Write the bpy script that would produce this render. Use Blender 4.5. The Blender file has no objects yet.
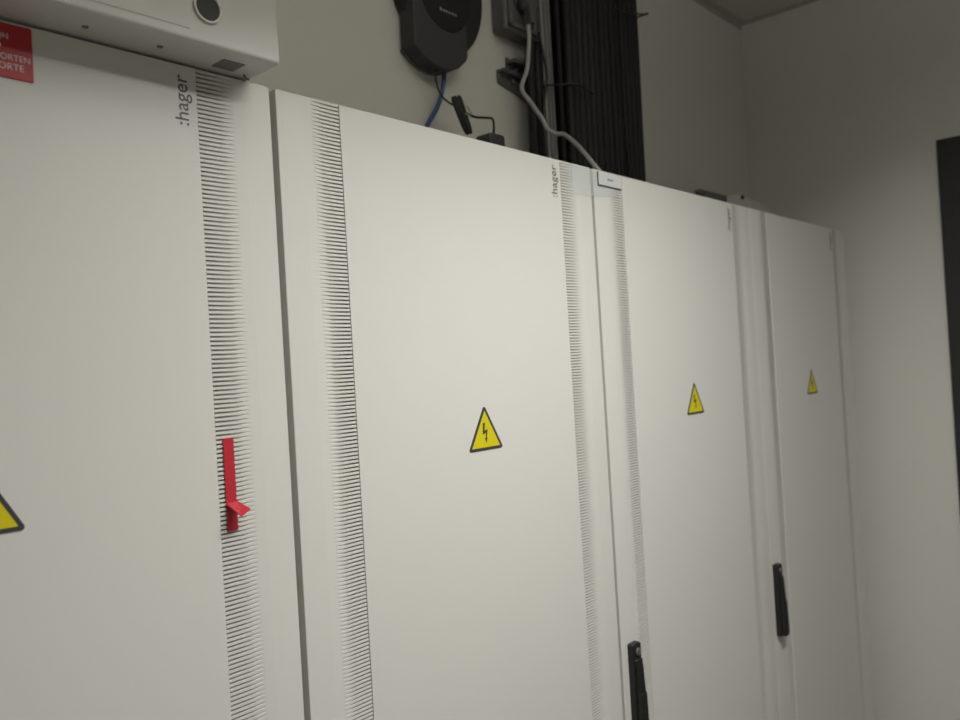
import bpy, bmesh, math, random
from mathutils import Vector, Matrix
random.seed(4)
scene = bpy.context.scene
COL = scene.collection
PI = math.pi

# ------------------------------------------------------------------ room dimensions (metres)
DOOR_Y = 0.7286          # plane of the cabinet doors
WALL_Y = 1.016           # wall behind the cabinets
WALL_X = 2.402           # wall at the end of the row
LEFT_X = -1.45
FRONT_Y = -2.3
CEIL_Z = 2.678
TOP_Z = 2.0              # top of the cabinets
JOINT = 0.5109           # x of the joint between the first and second cabinet
WID = 0.6
CAM_Z = 1.6896

# ------------------------------------------------------------------ materials
def mat(name, col, rough=0.5, metal=0.0, noise=0.04, scale=30.0, bump=0.0, bscale=200.0, spec=0.5, coat=0.0):
    m = bpy.data.materials.new(name); m.use_nodes = True
    nt = m.node_tree; b = nt.nodes['Principled BSDF']
    tc = nt.nodes.new('ShaderNodeTexCoord')
    n = nt.nodes.new('ShaderNodeTexNoise'); n.inputs['Scale'].default_value = scale; n.inputs['Detail'].default_value = 3
    nt.links.new(tc.outputs['Object'], n.inputs['Vector'])
    r = nt.nodes.new('ShaderNodeMapRange')
    r.inputs['To Min'].default_value = 1 - noise; r.inputs['To Max'].default_value = 1 + noise
    nt.links.new(n.outputs['Fac'], r.inputs['Value'])
    mx = nt.nodes.new('ShaderNodeMix'); mx.data_type = 'RGBA'; mx.blend_type = 'MULTIPLY'
    mx.inputs['Factor'].default_value = 1.0
    mx.inputs['A'].default_value = (*col, 1)
    nt.links.new(r.outputs['Result'], mx.inputs['B'])
    nt.links.new(mx.outputs['Result'], b.inputs['Base Color'])
    b.inputs['Roughness'].default_value = rough; b.inputs['Metallic'].default_value = metal
    b.inputs['Specular IOR Level'].default_value = spec
    b.inputs['Coat Weight'].default_value = coat
    if bump > 0:
        n2 = nt.nodes.new('ShaderNodeTexNoise'); n2.inputs['Scale'].default_value = bscale
        nt.links.new(tc.outputs['Object'], n2.inputs['Vector'])
        bp = nt.nodes.new('ShaderNodeBump'); bp.inputs['Strength'].default_value = bump; bp.inputs['Distance'].default_value = 0.002
        nt.links.new(n2.outputs['Fac'], bp.inputs['Height']); nt.links.new(bp.outputs['Normal'], b.inputs['Normal'])
    return m

M = {}
M['door'] = mat('cream powder coat', (0.74, 0.73, 0.69), 0.42, noise=0.012, scale=6)
M['body'] = mat('cabinet steel', (0.50, 0.49, 0.45), 0.5, noise=0.02)
M['plinth'] = mat('plinth steel', (0.12, 0.12, 0.12), 0.5)
M['wall'] = mat('painted plaster', (0.64, 0.625, 0.58), 0.85, noise=0.02, scale=4, bump=0.08, bscale=250)
M['ceil'] = mat('ceiling tile', (0.56, 0.56, 0.52), 0.9, noise=0.03, scale=60)
M['trim'] = mat('ceiling edge profile', (0.40, 0.40, 0.37), 0.5)
M['floor'] = mat('grey vinyl floor', (0.30, 0.29, 0.27), 0.5, noise=0.06, scale=12)
M['black'] = mat('black plastic', (0.012, 0.012, 0.013), 0.45)
M['blackgloss'] = mat('black gloss', (0.006, 0.006, 0.007), 0.15)
M['charcoal'] = mat('charcoal plastic', (0.040, 0.041, 0.044), 0.5)
M['blackpanel'] = mat('black board', (0.016, 0.016, 0.015), 0.7)
M['cable'] = mat('black cable sheath', (0.0035, 0.0035, 0.0035), 0.65, noise=0.2, scale=40)
M['cable2'] = mat('dark grey cable sheath', (0.006, 0.006, 0.006), 0.6, noise=0.2, scale=40)
M['cablegrey'] = mat('light grey cable sheath', (0.40, 0.40, 0.385), 0.5)
M['blue'] = mat('blue cable sheath', (0.05, 0.085, 0.22), 0.45)
M['socket'] = mat('grey socket plastic', (0.13, 0.13, 0.128), 0.5)
M['socketdark'] = mat('grey plug plastic', (0.09, 0.09, 0.088), 0.5)
M['steel'] = mat('galvanised steel', (0.42, 0.42, 0.42), 0.42, metal=0.7, noise=0.12, scale=60)
M['bracket'] = mat('dull steel bracket', (0.15, 0.15, 0.145), 0.5, metal=0.4, noise=0.1, scale=60)
M['boxwhite'] = mat('white box plastic', (0.62, 0.615, 0.58), 0.5, noise=0.015, scale=10)
M['chrome'] = mat('bright ring', (0.72, 0.71, 0.67), 0.4, metal=0.1)
M['lens'] = mat('dark lens', (0.018, 0.018, 0.02), 0.6)
M['grey'] = mat('grey recess', (0.16, 0.16, 0.155), 0.5)
M['red'] = mat('red sign', (0.50, 0.022, 0.03), 0.4, noise=0.02)
M['redtape'] = mat('red tape', (0.56, 0.03, 0.05), 0.35, noise=0.03)
M['white'] = mat('white lettering', (0.85, 0.80, 0.80), 0.6)
M['label'] = mat('white label', (0.70, 0.72, 0.71), 0.4)
M['ink'] = mat('dark print', (0.05, 0.05, 0.055), 0.5)
M['greyink'] = mat('grey print', (0.26, 0.27, 0.28), 0.5)
M['yellow'] = mat('warning yellow', (0.72, 0.62, 0.010), 0.45, noise=0.02)
M['logo'] = mat('logo print', (0.11, 0.115, 0.12), 0.5)

def tape_mat():
    m = bpy.data.materials.new('clear tape'); m.use_nodes = True
    nt = m.node_tree; b = nt.nodes['Principled BSDF']
    b.inputs['Base Color'].default_value = (0.80, 0.86, 0.88, 1); b.inputs['Roughness'].default_value = 0.22
    t = nt.nodes.new('ShaderNodeBsdfTransparent'); mx = nt.nodes.new('ShaderNodeMixShader')
    mx.inputs['Fac'].default_value = 0.2
    nt.links.new(t.outputs[0], mx.inputs[1]); nt.links.new(b.outputs[0], mx.inputs[2])
    nt.links.new(mx.outputs[0], nt.nodes['Material Output'].inputs['Surface'])
    return m
M['clear'] = tape_mat()

# ------------------------------------------------------------------ mesh builder
class MB:
    def __init__(s): s.bm = bmesh.new()
    def box(s, x0, x1, y0, y1, z0, z1, mi=0, bevel=0.0, seg=2):
        t = bmesh.new()
        vs = [t.verts.new((x, y, z)) for x in (x0, x1) for y in (y0, y1) for z in (z0, z1)]
        for f in ((0,1,3,2),(4,6,7,5),(0,4,5,1),(2,3,7,6),(0,2,6,4),(1,5,7,3)):
            t.faces.new([vs[i] for i in f])
        bmesh.ops.recalc_face_normals(t, faces=t.faces)
        if bevel > 0:
            bmesh.ops.bevel(t, geom=list(t.edges), offset=bevel, segments=seg, profile=0.5, affect='EDGES')
        s.merge(t, mi); return s
    def merge(s, t, mi=0, mtx=None):
        mp = {}
        for v in t.verts: mp[v] = s.bm.verts.new(mtx @ v.co if mtx else v.co)
        for f in t.faces:
            try:
                n = s.bm.faces.new([mp[v] for v in f.verts]); n.material_index = mi; n.smooth = f.smooth
            except ValueError: pass
        t.free()
    def prism(s, pts, axis, a, b, mi=0, bevel=0.0, seg=2):
        """polygon pts (2D) extruded along axis between a and b"""
        t = bmesh.new()
        def P(p, h):
            if axis == 'x': return (h, p[0], p[1])
            if axis == 'y': return (p[0], h, p[1])
            return (p[0], p[1], h)
        A = [t.verts.new(P(p, a)) for p in pts]; B = [t.verts.new(P(p, b)) for p in pts]
        n = len(pts)
        t.faces.new(A); t.faces.new(B[::-1])
        for i in range(n): t.faces.new((A[i], B[i], B[(i+1) % n], A[(i+1) % n]))
        bmesh.ops.recalc_face_normals(t, faces=t.faces)
        if bevel > 0:
            ed = [e for e in t.edges if (e.verts[0] in A) == (e.verts[1] in A)]
            bmesh.ops.bevel(t, geom=ed, offset=bevel, segments=seg, profile=0.5, affect='EDGES')
        s.merge(t, mi); return s
    def tube(s, pts, r, mi=0, n=10, smooth=True, steps=8, caps=True):
        P = [Vector(p) for p in pts]
        if steps > 1 and len(P) > 2: P = catmull(P, steps)
        t = bmesh.new(); rings = []
        up = None
        for i, p in enumerate(P):
            d = (P[min(i+1, len(P)-1)] - P[max(i-1, 0)]).normalized()
            if up is None:
                up = Vector((0,1,0)) if abs(d.y) < 0.9 else Vector((1,0,0))
            u = (up - d * up.dot(d)).normalized(); w = d.cross(u); up = u
            rr = r(i / (len(P)-1)) if callable(r) else r
            rings.append([t.verts.new(p + rr * (math.cos(2*PI*k/n) * u + math.sin(2*PI*k/n) * w)) for k in range(n)])
        for a, b in zip(rings, rings[1:]):
            for k in range(n):
                f = t.faces.new((a[k], a[(k+1) % n], b[(k+1) % n], b[k])); f.smooth = smooth
        if caps: t.faces.new(rings[0][::-1]); t.faces.new(rings[-1])
        bmesh.ops.recalc_face_normals(t, faces=t.faces)
        s.merge(t, mi); return s
    def lathe(s, prof, centre, axis='y', n=32, mi=0):
        """prof: (radius, height along axis)"""
        t = bmesh.new(); rings = []
        for r, h in prof:
            ring = []
            for k in range(n):
                c, q = r*math.cos(2*PI*k/n), r*math.sin(2*PI*k/n)
                v = (c, h, q) if axis == 'y' else ((c, q, h) if axis == 'z' else (h, c, q))
                ring.append(t.verts.new(Vector(centre) + Vector(v)))
            rings.append(ring)
        for a, b in zip(rings, rings[1:]):
            for k in range(n):
                f = t.faces.new((a[k], a[(k+1) % n], b[(k+1) % n], b[k])); f.smooth = True
        t.faces.new(rings[0][::-1]); t.faces.new(rings[-1])
        bmesh.ops.recalc_face_normals(t, faces=t.faces)
        s.merge(t, mi); return s
    def build(s, name, mats, parent=None, loc=None):
        me = bpy.data.meshes.new(name)
        s.bm.to_mesh(me); s.bm.free()
        for m in (mats if isinstance(mats, (list, tuple)) else [mats]): me.materials.append(m)
        o = bpy.data.objects.new(name, me); COL.objects.link(o)
        if parent: o.parent = parent
        if loc: o.location = loc
        return o

def catmull(P, steps):
    out = []
    Q = [P[0]*2 - P[1]] + P + [P[-1]*2 - P[-2]]
    for i in range(1, len(Q)-2):
        p0, p1, p2, p3 = Q[i-1], Q[i], Q[i+1], Q[i+2]
        for k in range(steps):
            t = k/steps
            out.append(0.5*((2*p1) + (p2-p0)*t + (2*p0-5*p1+4*p2-p3)*t*t + (3*p1-p0-3*p2+p3)*t**3))
    out.append(P[-1]); return out

def tag(o, label=None, cat=None, group=None, kind=None):
    if label: o['label'] = label
    if cat: o['category'] = cat
    if group: o['group'] = group
    if kind: o['kind'] = kind
    return o
def empty(name, loc, label, cat, group=None):
    o = bpy.data.objects.new(name, None); COL.objects.link(o); o.location = loc; o.empty_display_size = 0.05
    return tag(o, label, cat, group)
def copy_tree(o, parent=None):
    kids = [c for c in bpy.data.objects if c.parent == o]
    c = o.copy(); COL.objects.link(c)
    if parent: c.parent = parent
    for k in kids: copy_tree(k, c)
    return c

def text_mesh(mb, s, fit_w, place, mi=0, depth=0.0003, shear=0.0):
    cu = bpy.data.curves.new('lettering', 'FONT'); cu.body = s; cu.size = 1.0; cu.extrude = 0.5; cu.shear = shear
    ob = bpy.data.objects.new('lettering', cu); COL.objects.link(ob)
    dg = bpy.context.evaluated_depsgraph_get(); dg.update()
    me = bpy.data.meshes.new_from_object(ob.evaluated_get(dg))
    bpy.data.objects.remove(ob); bpy.data.curves.remove(cu)
    xs = [v.co.x for v in me.vertices]; x0 = min(xs); w = max(xs) - x0
    k = fit_w / w
    t = bmesh.new(); t.from_mesh(me); bpy.data.meshes.remove(me)
    for v in t.verts:
        v.co = Vector(place((v.co.x - x0)*k, v.co.y*k, v.co.z*2*depth*0.5))
    mb.merge(t, mi)
    return k

# ------------------------------------------------------------------ the room
def structure(name, mb, m): return tag(mb.build(name, m), kind='structure')
T = 0.1
structure('floor', MB().box(LEFT_X, WALL_X, FRONT_Y, WALL_Y, -T, 0), M['floor'])
structure('ceiling', MB().box(LEFT_X, WALL_X, FRONT_Y, WALL_Y, CEIL_Z, CEIL_Z+T), M['ceil'])
structure('wall_back', MB().box(LEFT_X-T, WALL_X+T, WALL_Y, WALL_Y+T, -T, CEIL_Z+T), M['wall'])
structure('wall_right', MB().box(WALL_X, WALL_X+T, FRONT_Y-T, WALL_Y, -T, CEIL_Z+T), M['wall'])
structure('wall_left', MB().box(LEFT_X-T, LEFT_X, FRONT_Y-T, WALL_Y, -T, CEIL_Z+T), M['wall'])
structure('wall_front', MB().box(LEFT_X, WALL_X, FRONT_Y-T, FRONT_Y, -T, CEIL_Z+T), M['wall'])
# shadow-gap edge profile of the suspended ceiling
structure('trim_1', MB().prism([(WALL_Y, CEIL_Z), (WALL_Y, CEIL_Z-0.016), (WALL_Y-0.004, CEIL_Z-0.016), (WALL_Y-0.004, CEIL_Z-0.005), (WALL_Y-0.024, CEIL_Z-0.005), (WALL_Y-0.024, CEIL_Z)], 'x', LEFT_X, WALL_X), M['trim'])
structure('trim_2', MB().prism([(WALL_X, CEIL_Z), (WALL_X, CEIL_Z-0.007), (WALL_X-0.003, CEIL_Z-0.007), (WALL_X-0.003, CEIL_Z-0.003), (WALL_X-0.016, CEIL_Z-0.003), (WALL_X-0.016, CEIL_Z)], 'y', FRONT_Y, WALL_Y-0.024), M['trim'])

# ------------------------------------------------------------------ the electrical cabinets
STEP = 0.2114            # half width of the flat door centre
FL = 0.2515              # where the louvres fade out
DEEP = 0.0080            # depth of the louvre recess at the step
HW = 0.2962              # half width of the door leaf
Z0, Z1 = 0.105, TOP_Z

def make_cabinet():
    root = empty('electrical_cabinet', (JOINT-WID/2, DOOR_Y, 0), 'x', 'cabinet')
    MB().box(-0.2995, 0.2995, 0.0245, 0.277, 0.10, 1.996, bevel=0.002).build('body', M['body'], root)
    MB().box(-0.2995, 0.2995, 0.045, 0.27, 0.0, 0.10).build('plinth', M['plinth'], root)
    # door leaf: flat centre, two side strips that dip towards it
    half = [(HW, 0.024), (HW, 0.0016), (HW-0.0006, 0.0010), (FL+0.012, 0.0002), (FL, 0.0006), (FL-0.010, 0.0016), (STEP+0.0012, DEEP),
            (STEP+0.0002, DEEP), (STEP, 0.0002), (STEP-0.0003, 0.0)]
    prof = half + [(-x, y) for x, y in half[::-1]]
    d = MB(); d.prism(prof, 'z', Z0, Z1-0.0015)
    d.box(-HW+0.002, HW-0.002, 0.003, 0.0225, Z1-0.0015, Z1, bevel=0.0006, seg=1)
    door = d.build('door', M['door'], root)
    # louvres: tapered fins across the recess
    pitch, th = 0.0044, 0.0026
    for sgn in (-1, 1):
        g = MB(); z = Z0 + 0.02
        z1 = Z1 - 0.0042
        z += (z1 - z) % pitch
        while z < z1 + 0.001:
            pts = [(FL-0.001, 0.0005), (STEP+0.0006, 0.0008), (STEP+0.0006, DEEP+0.0004), (FL-0.001, 0.0010)]
            g.prism([(sgn*x, y) for x, y in pts], 'z', z, z+th); z += pitch
        g.build('louvre_grille', M['door'], door)
    # warning triangle
    w = MB(); h, tz = 0.0605, 1.5796
    def tri(hh, zz, r):
        s = hh/math.sqrt(3); C = [(-s, zz), (s, zz), (0, zz+hh)]; out = []
        cen = (0, zz+hh/3)
        for (cx, cz) in C:
            dx, dz = cen[0]-cx, cen[1]-cz; L = math.hypot(dx, dz); ax, az = cx+dx/L*2*r, cz+dz/L*2*r
            a0 = math.atan2(-dz, -dx)
            for k in range(-3, 4):
                a = a0 + k*PI/9; out.append((ax+r*math.cos(a), az+r*math.sin(a)))
        return out
    w.prism(tri(h, tz, 0.0028), 'y', -0.0006, 0.0, 0)
    w.prism(tri(h-0.0118, tz+0.0039, 0.0004), 'y', -0.0008, -0.0005, 1)
    bz = tz + 0.009
    bolt = [(-0.0045, 0.0275), (-0.0003, 0.0275), (-0.0022, 0.0172), (0.0042, 0.0188), (0.0014, 0.0075), (0.0034, 0.0082), (0.0002, 0.0005), (-0.0022, 0.0072), (-0.0004, 0.0074), (0.0004, 0.0140), (-0.0060, 0.0122)]
    w.prism([(x, bz+z) for x, z in bolt], 'y', -0.0010, -0.0007, 0)
    o = w.build('warning_triangle', [M['ink'], M['yellow']], door, (0.0055, 0, 0)); o['label'] = 'yellow warning triangle with a black lightning bolt'
    # maker's name, reading upwards
    t = MB(); text_mesh(t, ':hager', 0.0485, lambda x, y, z: (0.2015-y, -0.0002-z, 1.9405+x))
    t.build('logo', M['logo'], door)['label'] = 'dark grey lettering reading upwards'
    # swing handle on the left strip
    hx = -0.3 + 0.0225
    b = MB(); b.box(hx-0.0125, hx+0.0115, -0.0115, 0.003, 1.076, 1.230, bevel=0.0035, seg=3)
    hd = b.build('handle', M['black'], root); hd['label'] = 'black swing handle'
    l = MB()
    l.prism([(-0.0108, 1.206), (-0.0135, 1.204), (-0.0150, 1.190), (-0.0170, 1.152), (-0.0188, 1.149), (-0.0200, 1.084), (-0.0185, 1.078), (-0.0108, 1.078)], 'x', hx-0.0105, hx+0.0095, bevel=0.0022)
    l.build('lever', M['black'], hd)
    k = MB(); k.lathe([(0.0065, 0.001), (0.0065, -0.0015), (0.0050, -0.0022)], (hx-0.0005, -0.0120, 1.217), 'y', 20)
    k.build('lock', M['bracket'], hd)
    return root

cab = make_cabinet()
CABS = [cab] + [copy_tree(cab) for _ in range(3)]
CABLAB = ['cream electrical cabinet with the red sign and red tape, nearest and leftmost',
          'cream electrical cabinet between the red-taped one and the cabinet with a white label',
          'cream electrical cabinet with a small white label in its top left corner',
          'cream electrical cabinet farthest along the row, beside the right wall']
for i, c in enumerate(CABS):
    c.location.x = JOINT - WID/2 + i*WID
    hd = [o for o in bpy.data.objects if o.parent == c and o.name.startswith('handle')][0]
    hd.location.x = (0, 0, 0.010, -0.003)[i]
    dr = [o for o in bpy.data.objects if o.parent == c and o.name.startswith('door')][0]
    wt = [o for o in bpy.data.objects if o.parent == dr and o.name.startswith('warning')][0]
    wt.location.x = (0.003, 0.006, 0.001, 0.004)[i]
    tag(c, CABLAB[i], 'cabinet', 'electrical cabinets in a row')
# end panel on the last cabinet
MB().box(0.3005, 0.3155, 0.003, 0.277, 0.0, 1.994, bevel=0.0015).build('side_panel', M['door'], CABS[3])
MB().box(-0.3034, -0.2964, 0.0011, 0.0235, Z0, Z1-0.003).build('door_seal', M['door'], CABS[3])  # added filler closing this joint, hides the bright lit edge of the door

# ------------------------------------------------------------------ things on the doors
sg = empty('sign', (0.217, DOOR_Y, 1.951), 'red sign with white lettering stuck at the top of the leftmost cabinet', 'sign')
MB().box(-0.055, 0.0552, -0.0014, -0.0001, 0.0, 0.0455, bevel=0.0004, seg=1).build('plate', M['red'], sg)
t = MB()
for s, x0, w, z in (('ON', 0.0265, 0.0100, 0.0322), ('S', 0.0265, 0.0045, 0.0242), ('PORTEN', 0.0265, 0.0262, 0.0150), ('PORTE', 0.0245, 0.0232, 0.0070)):
    text_mesh(t, s, w, lambda x, y, q, x0=x0, z=z: (x0+x, -0.0014-q, z+y))
t.build('lettering', M['white'], sg)

tp = empty('tape', (0.4352, DOOR_Y, 1.5435), 'folded strip of red tape stuck on the louvres of the leftmost cabinet', 'tape')
b = MB()
n = 30; rows = []
for i in range(n+1):
    z = 0.0917*i/n; wv = 0.0002*math.sin(i*2.1)
    rows.append((z, wv))
prof = []
b.prism([(0.0058+(0.0004 if i % 2 else -0.0004), z) for i, (z, wv) in enumerate(rows)] + [(-0.0058+(0.0004 if i % 2 else -0.0004), z) for i, (z, wv) in list(enumerate(rows))[::-1]], 'y', -0.0006, -0.0001)
b.build('strip', M['redtape'], tp)
f = MB(); tb = bmesh.new()
quad = [Vector((-0.0060, -0.0005, 0.0275)), Vector((0.0062, -0.0005, 0.0285)), Vector((0.0100, -0.0170, 0.0215)), Vector((-0.0010, -0.0180, 0.0165))]
off = Vector((0, 0.0003, 0.0012))
lo = [tb.verts.new(v - off) for v in quad]; hi = [tb.verts.new(v + off*0.2) for v in quad]
tb.faces.new(lo); tb.faces.new(hi[::-1])
for i in range(4): tb.faces.new((lo[i], hi[i], hi[(i+1) % 4], lo[(i+1) % 4]))
bmesh.ops.recalc_face_normals(tb, faces=tb.faces); f.merge(tb)
f.build('folded_tab', M['redtape'], tp)

J2 = JOINT + WID
lb = empty('label_holder', (J2+0.049, DOOR_Y, 1.9735), 'small white label with a black edge at the top of the cabinet below the cables', 'label')
b = MB(); b.box(-0.035, 0.035, -0.0016, -0.0006, 0.0, 0.0225); b.build('backing', M['ink'], lb)
b = MB(); b.box(-0.0335, 0.035, -0.0020, -0.0012, 0.0016, 0.0228); b.build('paper', M['label'], lb)
b = MB()
for k, (x, w, h) in enumerate([(-0.008, 0.004, 0.003), (-0.003, 0.003, 0.0042), (0.001, 0.004, 0.003), (0.006, 0.003, 0.0036)]):
    b.box(x, x+w, -0.0023, -0.0018, 0.0105, 0.0105+h)
b.build('print', M['greyink'], lb)
b = MB()
b.prism([(-0.058, -0.0050), (-0.03, -0.0035), (0.0, -0.002), (0.04, 0.001), (0.0785, 0.006), (0.0785, 0.041), (-0.058, 0.041)], 'y', -0.0004, -0.0002)
tag(b.build('clear_tape', M['clear'], loc=(J2, DOOR_Y, 1.9560)), 'clear adhesive tape across the joint of two cabinets behind the small white label', 'tape')

# ------------------------------------------------------------------ white box lying on the first cabinet
bx = empty('equipment_box', (0.19, 0.676, 2.0015), 'white box with a round dark lens lying on top of the leftmost cabinet', 'box')
H = 0.125
MB().box(-0.34, 0.2955, 0.0, 0.20, 0.0, H, bevel=0.0035, seg=3).build('housing', M['boxwhite'], bx)
b = MB(); b.box(-0.34, 0.1985, -0.0005, 0.002, 0.0105, H-0.006, bevel=0.0003, seg=1)
b.build('front_cover', M['boxwhite'], bx)
ring = MB(); c0 = (0.2175, 0.0, 0.0345)
n = 40; tb = bmesh.new(); rings = []
for r, y in ((0.0146, 0.0005), (0.0144, -0.0016), (0.0134, -0.0022), (0.0121, -0.0018), (0.0117, 0.0004)):
    rings.append([tb.verts.new((c0[0]+r*math.cos(2*PI*k/n), y, c0[2]+r*math.sin(2*PI*k/n))) for k in range(n)])
for p, q in zip(rings, rings[1:]):
    for k in range(n):
        fc = tb.faces.new((p[k], p[(k+1) % n], q[(k+1) % n], q[k])); fc.smooth = True
bmesh.ops.recalc_face_normals(tb, faces=tb.faces); ring.merge(tb)
rg = ring.build('lens_ring', M['chrome'], bx)
MB().lathe([(0.0119, 0.0006), (0.0119, -0.0004), (0.0112, -0.0007)], c0, 'y', 40).build('lens', M['lens'], rg)
for x in (0.118, 0.185):
    MB().lathe([(0.0028, 0.0006), (0.0028, -0.0008), (0.0018, -0.0012)], (x, 0.030, 0.0), 'z', 16).build('screw', M['grey'], bx)
MB().box(0.244, 0.268, 0.020, 0.043, -0.0008, 0.002, bevel=0.0005, seg=1).build('vent', M['grey'], bx)
MB().tube([(0.281, 0.0445, 0.001), (0.283, 0.044, -0.003), (0.287, 0.0435, -0.004)], 0.0011, n=8).build('clip', M['grey'], bx)

# ------------------------------------------------------------------ router on the wall behind
rt = empty('router', (1.06, WALL_Y, 2.30), 'black router with a rounded bottom mounted on the wall above the cabinets', 'router')
def oval(cx, cz, rx, rz, n=48, rot=0.0):
    out = []
    for k in range(n):
        a = 2*PI*k/n; x, z = rx*math.cos(a), rz*math.sin(a)
        out.append((cx + x*math.cos(rot) - z*math.sin(rot), cz + x*math.sin(rot) + z*math.cos(rot)))
    return out
b = MB(); b.prism(oval(0.009, 0.084, 0.113, 0.132), 'y', -0.0195, 0.0, bevel=0.003); b.build('back_shell', M['black'], rt)
b = MB()
front = [(-0.081, 0.20), (-0.0825, -0.058), (-0.062, -0.073), (-0.040, -0.0815), (-0.018, -0.0845), (0.004, -0.0820), (0.026, -0.0730), (0.046, -0.0560), (0.0505, -0.047), (0.0535, 0.20)]
b.prism(front, 'y', -0.038, -0.002, bevel=0.003, seg=3); b.build('front_cover', M['charcoal'], rt)
b = MB(); b.prism([(x-0.001, z-0.0012) for x, z in front[1:9]] + [(0.046, -0.05), (-0.078, -0.05)], 'y', -0.0075, -0.0005); b.build('bottom_trim', M['socket'], rt)
b = MB(); b.prism(oval(-0.006, 0.062, 0.066, 0.078, rot=0.25), 'y', -0.0392, -0.036, bevel=0.001); wd = b.build('window', M['blackgloss'], rt)
b = MB()
for k, (x, h) in enumerate([(-0.018, 0.006), (-0.011, 0.004), (-0.004, 0.0045), (0.004, 0.004), (0.012, 0.0045), (0.019, 0.004)]):
    b.box(x, x+0.0045, -0.0396, -0.0390, 0.018, 0.018+h)
b.build('print', M['greyink'], wd)

# network cable and power lead below the router
ROUT = [(1.0700, 1.0000, 2.2350), (1.0635, 1.000, 2.1974), (1.0475, 1.000, 2.1583), (1.0195, 1.000, 2.1200), (0.985, 0.99, 2.075), (0.95, 0.975, 2.003)]
tag(MB().tube(ROUT, 0.0042).build('network_cable', M['blue']), 'blue network cable hanging from the black router', 'cable')
pw = empty('power_adapter', (1.035, 0.884, 2.0), 'black plug-in power adapter with a tied thin lead, standing on the cabinets below the router', 'adapter')
def rel(pts, o): return [(x-o[0], y-o[1], z-o[2]) for x, y, z in pts]
O = (1.035, 0.884, 2.0)
b = MB(); b.box(-0.006, 0.032, -0.018, 0.020, 0.0005, 0.0770, bevel=0.006, seg=3); b.build('housing', M['charcoal'], pw)
b = MB(); b.tube(rel([(1.0385, 0.992, 2.230), (1.0352, 0.990, 2.1974), (1.0352, 0.980, 2.1683), (1.0480, 0.972, 2.1545), (1.0545, 0.965, 2.150)], O), 0.0019, n=8)
b.tube(rel([(1.060, 0.960, 2.146), (1.0679, 0.957, 2.1390), (1.0759, 0.940, 2.1275), (1.0816, 0.920, 2.1222), (1.0745, 0.900, 2.114), (1.060, 0.885, 2.096), (1.056, 0.884, 2.078)], O), 0.0021, n=8)
b.build('lead', M['black'], pw)
b = MB()
top, bot = Vector((1.0470, 0.958, 2.163)), Vector((1.0680, 0.950, 2.098))
ax = (bot-top).normalized(); side = Vector((ax.z, 0, -ax.x))
for k, (o1, o2) in enumerate([(-0.0085, -0.004), (0.0, 0.006), (0.0085, -0.003), (-0.0045, 0.012), (0.0045, -0.010)]):
    a1 = top + side*o1 + Vector((0, o2*0.4, 0)); a2 = bot + side*o1*0.65 + Vector((0, o2*0.4, 0))
    b.tube(rel([a1, a1*0.6+a2*0.4 + side*0.0006, a2], O), lambda t: 0.0044*max(0.35, math.sqrt(max(0, 1-abs(2*t-1)**7))), n=8)
b.build('tied_bundle', M['black'], pw)
b = MB(); b.tube(rel([top*0.45+bot*0.55 + side*s + Vector((0, y, dz)) for s, y, dz in ((0.006, -0.012, 0.004), (-0.006, -0.012, 0.0)  , (-0.020, -0.002, -0.003), (-0.0255, 0.003, 0.008), (-0.018, 0.005, 0.018), (0.0, 0.006, 0.012), (0.012, 0.004, 0.016))], O), 0.0011, n=8)
b.build('twist_tie', M['cablegrey'], pw)

# ------------------------------------------------------------------ wall socket with its plug and cable
so = empty('wall_socket', (1.277, WALL_Y, 2.390), 'grey surface-mounted wall socket between the router and the black cables', 'socket')
b = MB(); b.box(-0.0505, 0.0470, -0.036, 0.0, -0.053, 0.09, bevel=0.008, seg=4); b.build('back_box', M['socket'], so)
b = MB()
fr = [(-0.044, -0.046), (0.041, -0.046), (0.041, 0.09), (-0.044, 0.09)]
b.box(-0.043, -0.034, -0.044, -0.030, -0.046, 0.09, bevel=0.003); b.box(0.030, 0.040, -0.044, -0.030, -0.046, 0.09, bevel=0.003); b.box(-0.043, 0.040, -0.044, -0.030, -0.046, -0.036, bevel=0.003)
b.build('frame', M['socket'], so)
b = MB(); b.lathe([(0.0195, 0.0), (0.0195, -0.004), (0.0175, -0.005), (0.0165, -0.001)], (-0.001, -0.036, 0.010), 'y', 28); b.build('outlet', M['socketdark'], so)
cb = empty('mains_cable', (1.2746, 0.965, 2.355), 'light grey mains cable running from the wall socket down to the cabinet tops', 'cable')
O = (1.2746, 0.965, 2.355)
b = MB(); b.lathe([(0.017, 0.010), (0.017, -0.004), (0.0145, -0.016), (0.010, -0.019)], (0.003, 0.002, 0.038), 'y', 24)
b.prism([(-0.009, 0.035), (0.014, 0.035), (0.0075, -0.004), (-0.0055, -0.004)], 'y', -0.016, 0.002, bevel=0.003); b.build('plug', M['socketdark'], cb)
b = MB(); b.tube(rel([(1.2752, 0.960, 2.358), (1.2746, 0.962, 2.345), (1.2715, 0.960, 2.3204), (1.2560, 0.957, 2.2592), (1.2330, 0.955, 2.2162), (1.2500, 0.948, 2.1900), (1.2695, 0.938, 2.1600), (1.2715, 0.928, 2.1384), (1.2862, 0.918, 2.1292), (1.2870, 0.900, 2.1235), (1.2463, 0.840, 2.0783), (1.1989, 0.772, 2.0160), (1.1860, 0.755, 2.0036)], O), 0.0041, n=12)
b.build('cord', M['cablegrey'], cb)

# ------------------------------------------------------------------ cable ladder on the wall: rail, bracket
ld = empty('cable_ladder', (1.345, WALL_Y, 2.0), 'galvanised upright rail with a side bracket beside the black cables', 'cable ladder')
b = MB()
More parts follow.
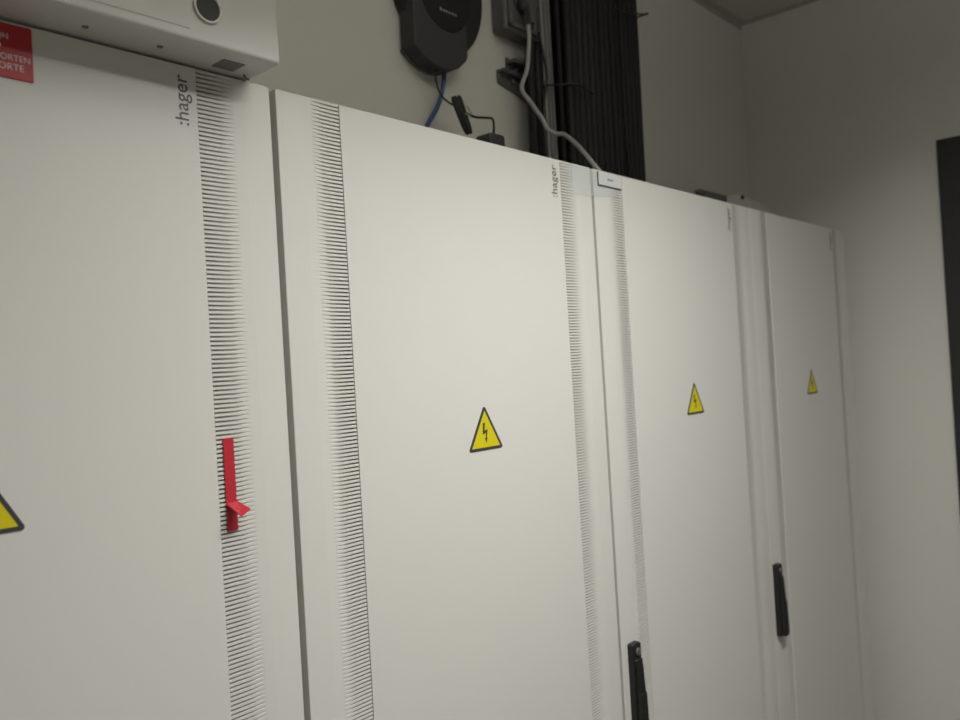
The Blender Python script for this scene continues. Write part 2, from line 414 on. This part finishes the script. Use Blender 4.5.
# C-shaped upright, open groove towards the room
b.prism([(-0.018, 0.0), (-0.018, -0.046), (-0.014, -0.047), (-0.008, -0.046), (-0.008, -0.041), (-0.003, -0.041), (-0.003, -0.045), (0.003, -0.045), (0.003, -0.040), (0.009, -0.040), (0.009, -0.044), (0.017, -0.044), (0.017, 0.0)], 'z', 0.001, 0.674)
b.build('rail', M['steel'], ld)
for z in (0.105, 0.175, 0.255, 0.345):
    MB().box(-0.0192, -0.0178, -0.034, -0.016, z, z+0.024, bevel=0.0005, seg=1).build('slot', M['black'], ld)
b = MB(); b.prism([(-0.112, 0.244), (-0.096, 0.240), (-0.060, 0.234), (-0.036, 0.226), (-0.018, 0.218), (-0.018, 0.292), (-0.050, 0.292), (-0.082, 0.300), (-0.083, 0.272), (-0.112, 0.268)], 'y', -0.006, 0.0, bevel=0.001)
b.box(-0.112, -0.02, -0.020, -0.004, 0.262, 0.268); b.box(-0.085, -0.02, -0.026, -0.004, 0.285, 0.291, bevel=0.001); b.build('bracket', M['bracket'], ld)
for x, z in ((-0.062, 0.278), (-0.070, 0.252)):
    MB().lathe([(0.006, 0.0), (0.006, -0.004), (0.004, -0.006)], (x, -0.006, z), 'y', 6).build('bolt', M['bracket'], ld)

# ------------------------------------------------------------------ black cables standing on the cabinet tops, up to the ceiling
x0, x1 = 1.374, 1.664
ncab = 0
def black_cable(xb, xt, y, r, m, wob):
    pts = []
    for k in range(6):
        t = k/5; pts.append((xb + (xt-xb)*t + wob*math.sin(t*5.1 + y*90), y, 2.0005 + (CEIL_Z-2.0015)*t))
    o = MB().tube(pts, r, n=12, steps=5).build('power_cable', m)
    return o
rows = [(0.9985, 0.0098, 14), (0.9745, 0.0102, 13), (0.9505, 0.0094, 14)]
CG = 'black cables running up the wall'
allc = []
for y, r, n in rows:
    for k in range(n):
        x = x0 + (x1-x0)*(k+0.5)/n
        allc.append(black_cable(x + random.uniform(-0.0003, 0.0003), x + random.uniform(-0.0003, 0.0003) + 0.006, y + random.uniform(-0.001, 0.001), r*random.uniform(0.94, 1.0), M['cable'] if random.random() < 0.75 else M['cable2'], 0.0016))
for o in allc: tag(o, 'black cable in the thick upright bundle behind the cabinets', 'cable', CG)
c = MB().tube([(1.575, 0.9300, 2.0005), (1.561, 0.9290, 2.15), (1.559, 0.9285, 2.32), (1.566, 0.929, 2.47), (1.570, 0.930, 2.66)], 0.0035, n=10).build('power_cable', M['cable2'])
tag(c, 'thin grey cable on the front of the thick black cable bundle', 'cable')
# cable ties
def tie(name, pts, label, tail=None):
    b = MB(); b.tube(pts, 0.0020, n=8, steps=6)
    if tail: b.tube(tail, 0.0016, n=8, steps=4)
    return tag(b.build(name, M['black']), label, 'cable tie')
tie('cable_tie', [(1.322, 1.004, 2.240), (1.321, 0.970, 2.241), (1.324, 0.962, 2.243), (1.345, 0.960, 2.248), (1.372, 0.945, 2.252), (1.390, 0.932, 2.250), (1.420, 0.930, 2.246), (1.44, 0.931, 2.242)], 'black cable tie holding the bundle to the steel rail', [(1.424, 0.930, 2.246), (1.430, 0.922, 2.238)])
tie('cable_tie', [(1.545, 0.931, 2.450), (1.57, 0.924, 2.452), (1.61, 0.927, 2.458), (1.66, 0.928, 2.470), (1.690, 0.931, 2.482), (1.704, 0.945, 2.488), (1.709, 0.970, 2.490)], 'black cable tie near the top right of the cable bundle', [(1.706, 0.95, 2.489), (1.714, 0.944, 2.490)])
# two leads dropping behind the socket beside the rail
for k, (x, y) in enumerate(((1.291, 0.977), (1.3115, 0.975))):
    o = MB().tube([(x+0.006, y, 2.330), (x, y, 2.27), (x, y, 2.15), (x-0.002, y, 2.0006)], 0.0095, n=10).build('feed_cable', M['cable'])
    tag(o, 'black feed cable against the wall, left of the steel rail', 'cable', 'black feed cables left of the rail')
o = MB().tube([(1.306, 0.960, 2.345), (1.311, 0.957, 2.300), (1.316, 0.956, 2.270), (1.314, 0.956, 2.240), (1.306, 0.958, 2.205), (1.302, 0.960, 2.15), (1.303, 0.960, 2.0006)], 0.0028, n=8).build('thin_cable', M['black'])
tag(o, 'thin black cable looping out below the wall socket', 'cable')

# ------------------------------------------------------------------ fittings on top of the last cabinets
gb = empty('gusset_bracket', (1.86, 0.80, TOP_Z), 'grey metal gusset bracket on top of the farthest cabinets', 'bracket')
b = MB(); b.prism([(-0.030, 0.0003), (-0.030, 0.056), (-0.018, 0.059), (0.08, 0.048), (0.19, 0.030), (0.19, 0.0003)], 'y', 0.0, 0.004, bevel=0.0008)
b.box(-0.030, 0.19, 0.0, 0.03, 0.0003, 0.004); b.box(-0.034, -0.030, 0.0, 0.03, 0.0003, 0.056); b.build('plate', M['trim'], gb)
MB().lathe([(0.0055, 0.001), (0.0055, -0.004), (0.003, -0.006)], (-0.020, 0.0, 0.050), 'y', 14).build('bolt', M['black'], gb)
o = MB().box(1.775, 1.950, 0.868, 0.885, 2.0005, 2.0745, bevel=0.001).build('cover_strip', M['socket'])
tag(o, 'low grey strip along the cabinet tops behind the small dark bolt', 'strip')
tag(MB().lathe([(0.012, 0.0003), (0.012, 0.005), (0.0085, 0.006), (0.0085, 0.026), (0.0105, 0.0265), (0.0105, 0.0335), (0.0085, 0.035)], (1.612, 0.79, TOP_Z), 'z', 16).build('lifting_bolt', M['charcoal']),
    'small dark bolt on top of the cabinet with the white label', 'bolt')

# ------------------------------------------------------------------ black panel on the right wall
wp = empty('wall_panel', (WALL_X-0.012, 0.08, 0.0), "tall flat black panel on the right wall at the photo's right edge", 'panel')
MB().box(-0.010, 0.012, -0.43, 0.427, 0.0, 2.207, bevel=0.002).build('board', M['blackpanel'], wp)

# ------------------------------------------------------------------ the ceiling luminaire that lights the room, and an added upward fill
LP = Vector((0.84, 0.070, 2.350)); AIM = Vector((0.89, -0.085, 1.869))
lt = empty('ceiling_light', (LP.x, LP.y, LP.z), 'long white light hanging from the ceiling in front of the cabinets', 'ceiling light')
nz = (LP - AIM).normalized(); nx = (Vector((1, 0, 0)) - nz * nz.x).normalized(); ny = nz.cross(nx)
ROT = Matrix((nx, ny, nz)).transposed().to_4x4()
b = MB()
for q in ((-0.39, 0.39, -0.065, -0.050, -0.0055, 0.04), (-0.39, 0.39, 0.050, 0.065, -0.0055, 0.04), (-0.39, -0.375, -0.050, 0.050, -0.0055, 0.04), (0.375, 0.39, -0.050, 0.050, -0.0055, 0.04), (-0.375, 0.375, -0.050, 0.050, 0.030, 0.04)):
    b.box(*q)
hs = b.build('housing', M['boxwhite'], lt); hs.matrix_local = ROT
b = MB()
for sx in (-0.2, 0.2):
    p = ROT @ Vector((sx, 0, 0.038)); b = MB(); b.tube([p, (p.x, p.y, CEIL_Z - LP.z - 0.0003)], 0.004, n=8)
    b.build('suspension_rod', M['steel'], lt)
la = bpy.data.lights.new('tube lamp', 'AREA'); la.shape = 'RECTANGLE'; la.size = 0.74; la.size_y = 0.03
la.energy = 21; la.color = (1.0, 0.985, 0.955); la.spread = 3.0
lo = bpy.data.objects.new('tube_lamp', la); COL.objects.link(lo); lo.parent = lt; lo.matrix_local = ROT
lu = bpy.data.lights.new('added fill', 'AREA'); lu.shape = 'RECTANGLE'; lu.size = 0.74; lu.size_y = 0.07  # added fill thrown at the ceiling to lift the upper walls
lu.energy = 10; lu.color = (1.0, 0.975, 0.92)
uo = bpy.data.objects.new('added_fill', lu); COL.objects.link(uo); uo.parent = lt; uo.location = (0, 0, 0.07); uo.rotation_euler = (PI, 0, 0)

w = bpy.data.worlds.new('world'); scene.world = w; w.use_nodes = True
w.node_tree.nodes['Background'].inputs[0].default_value = (0.02, 0.02, 0.02, 1)

# ------------------------------------------------------------------ camera
R = Vector((0.66575536, -0.74384468, -0.05886329)); U = Vector((0.03216386, -0.05020579, 0.99822085)); F = Vector((0.74547655, 0.66646415, 0.00949986))
cam = bpy.data.cameras.new('camera'); co = bpy.data.objects.new('camera', cam); COL.objects.link(co)
m = Matrix((R, U, -F)).transposed().to_4x4(); m.translation = Vector((0, 0, CAM_Z)); co.matrix_world = m
cam.sensor_width = 36; cam.sensor_fit = 'HORIZONTAL'; cam.lens = 820/960*36; cam.clip_start = 0.02
cam.dof.use_dof = True; cam.dof.focus_distance = 0.95; cam.dof.aperture_fstop = 5.6
scene.camera = co

scene.view_settings.view_transform = 'Standard'; scene.view_settings.look = 'None'
scene.view_settings.exposure = 0.0; scene.view_settings.gamma = 1; scene.view_settings.use_curve_mapping = False
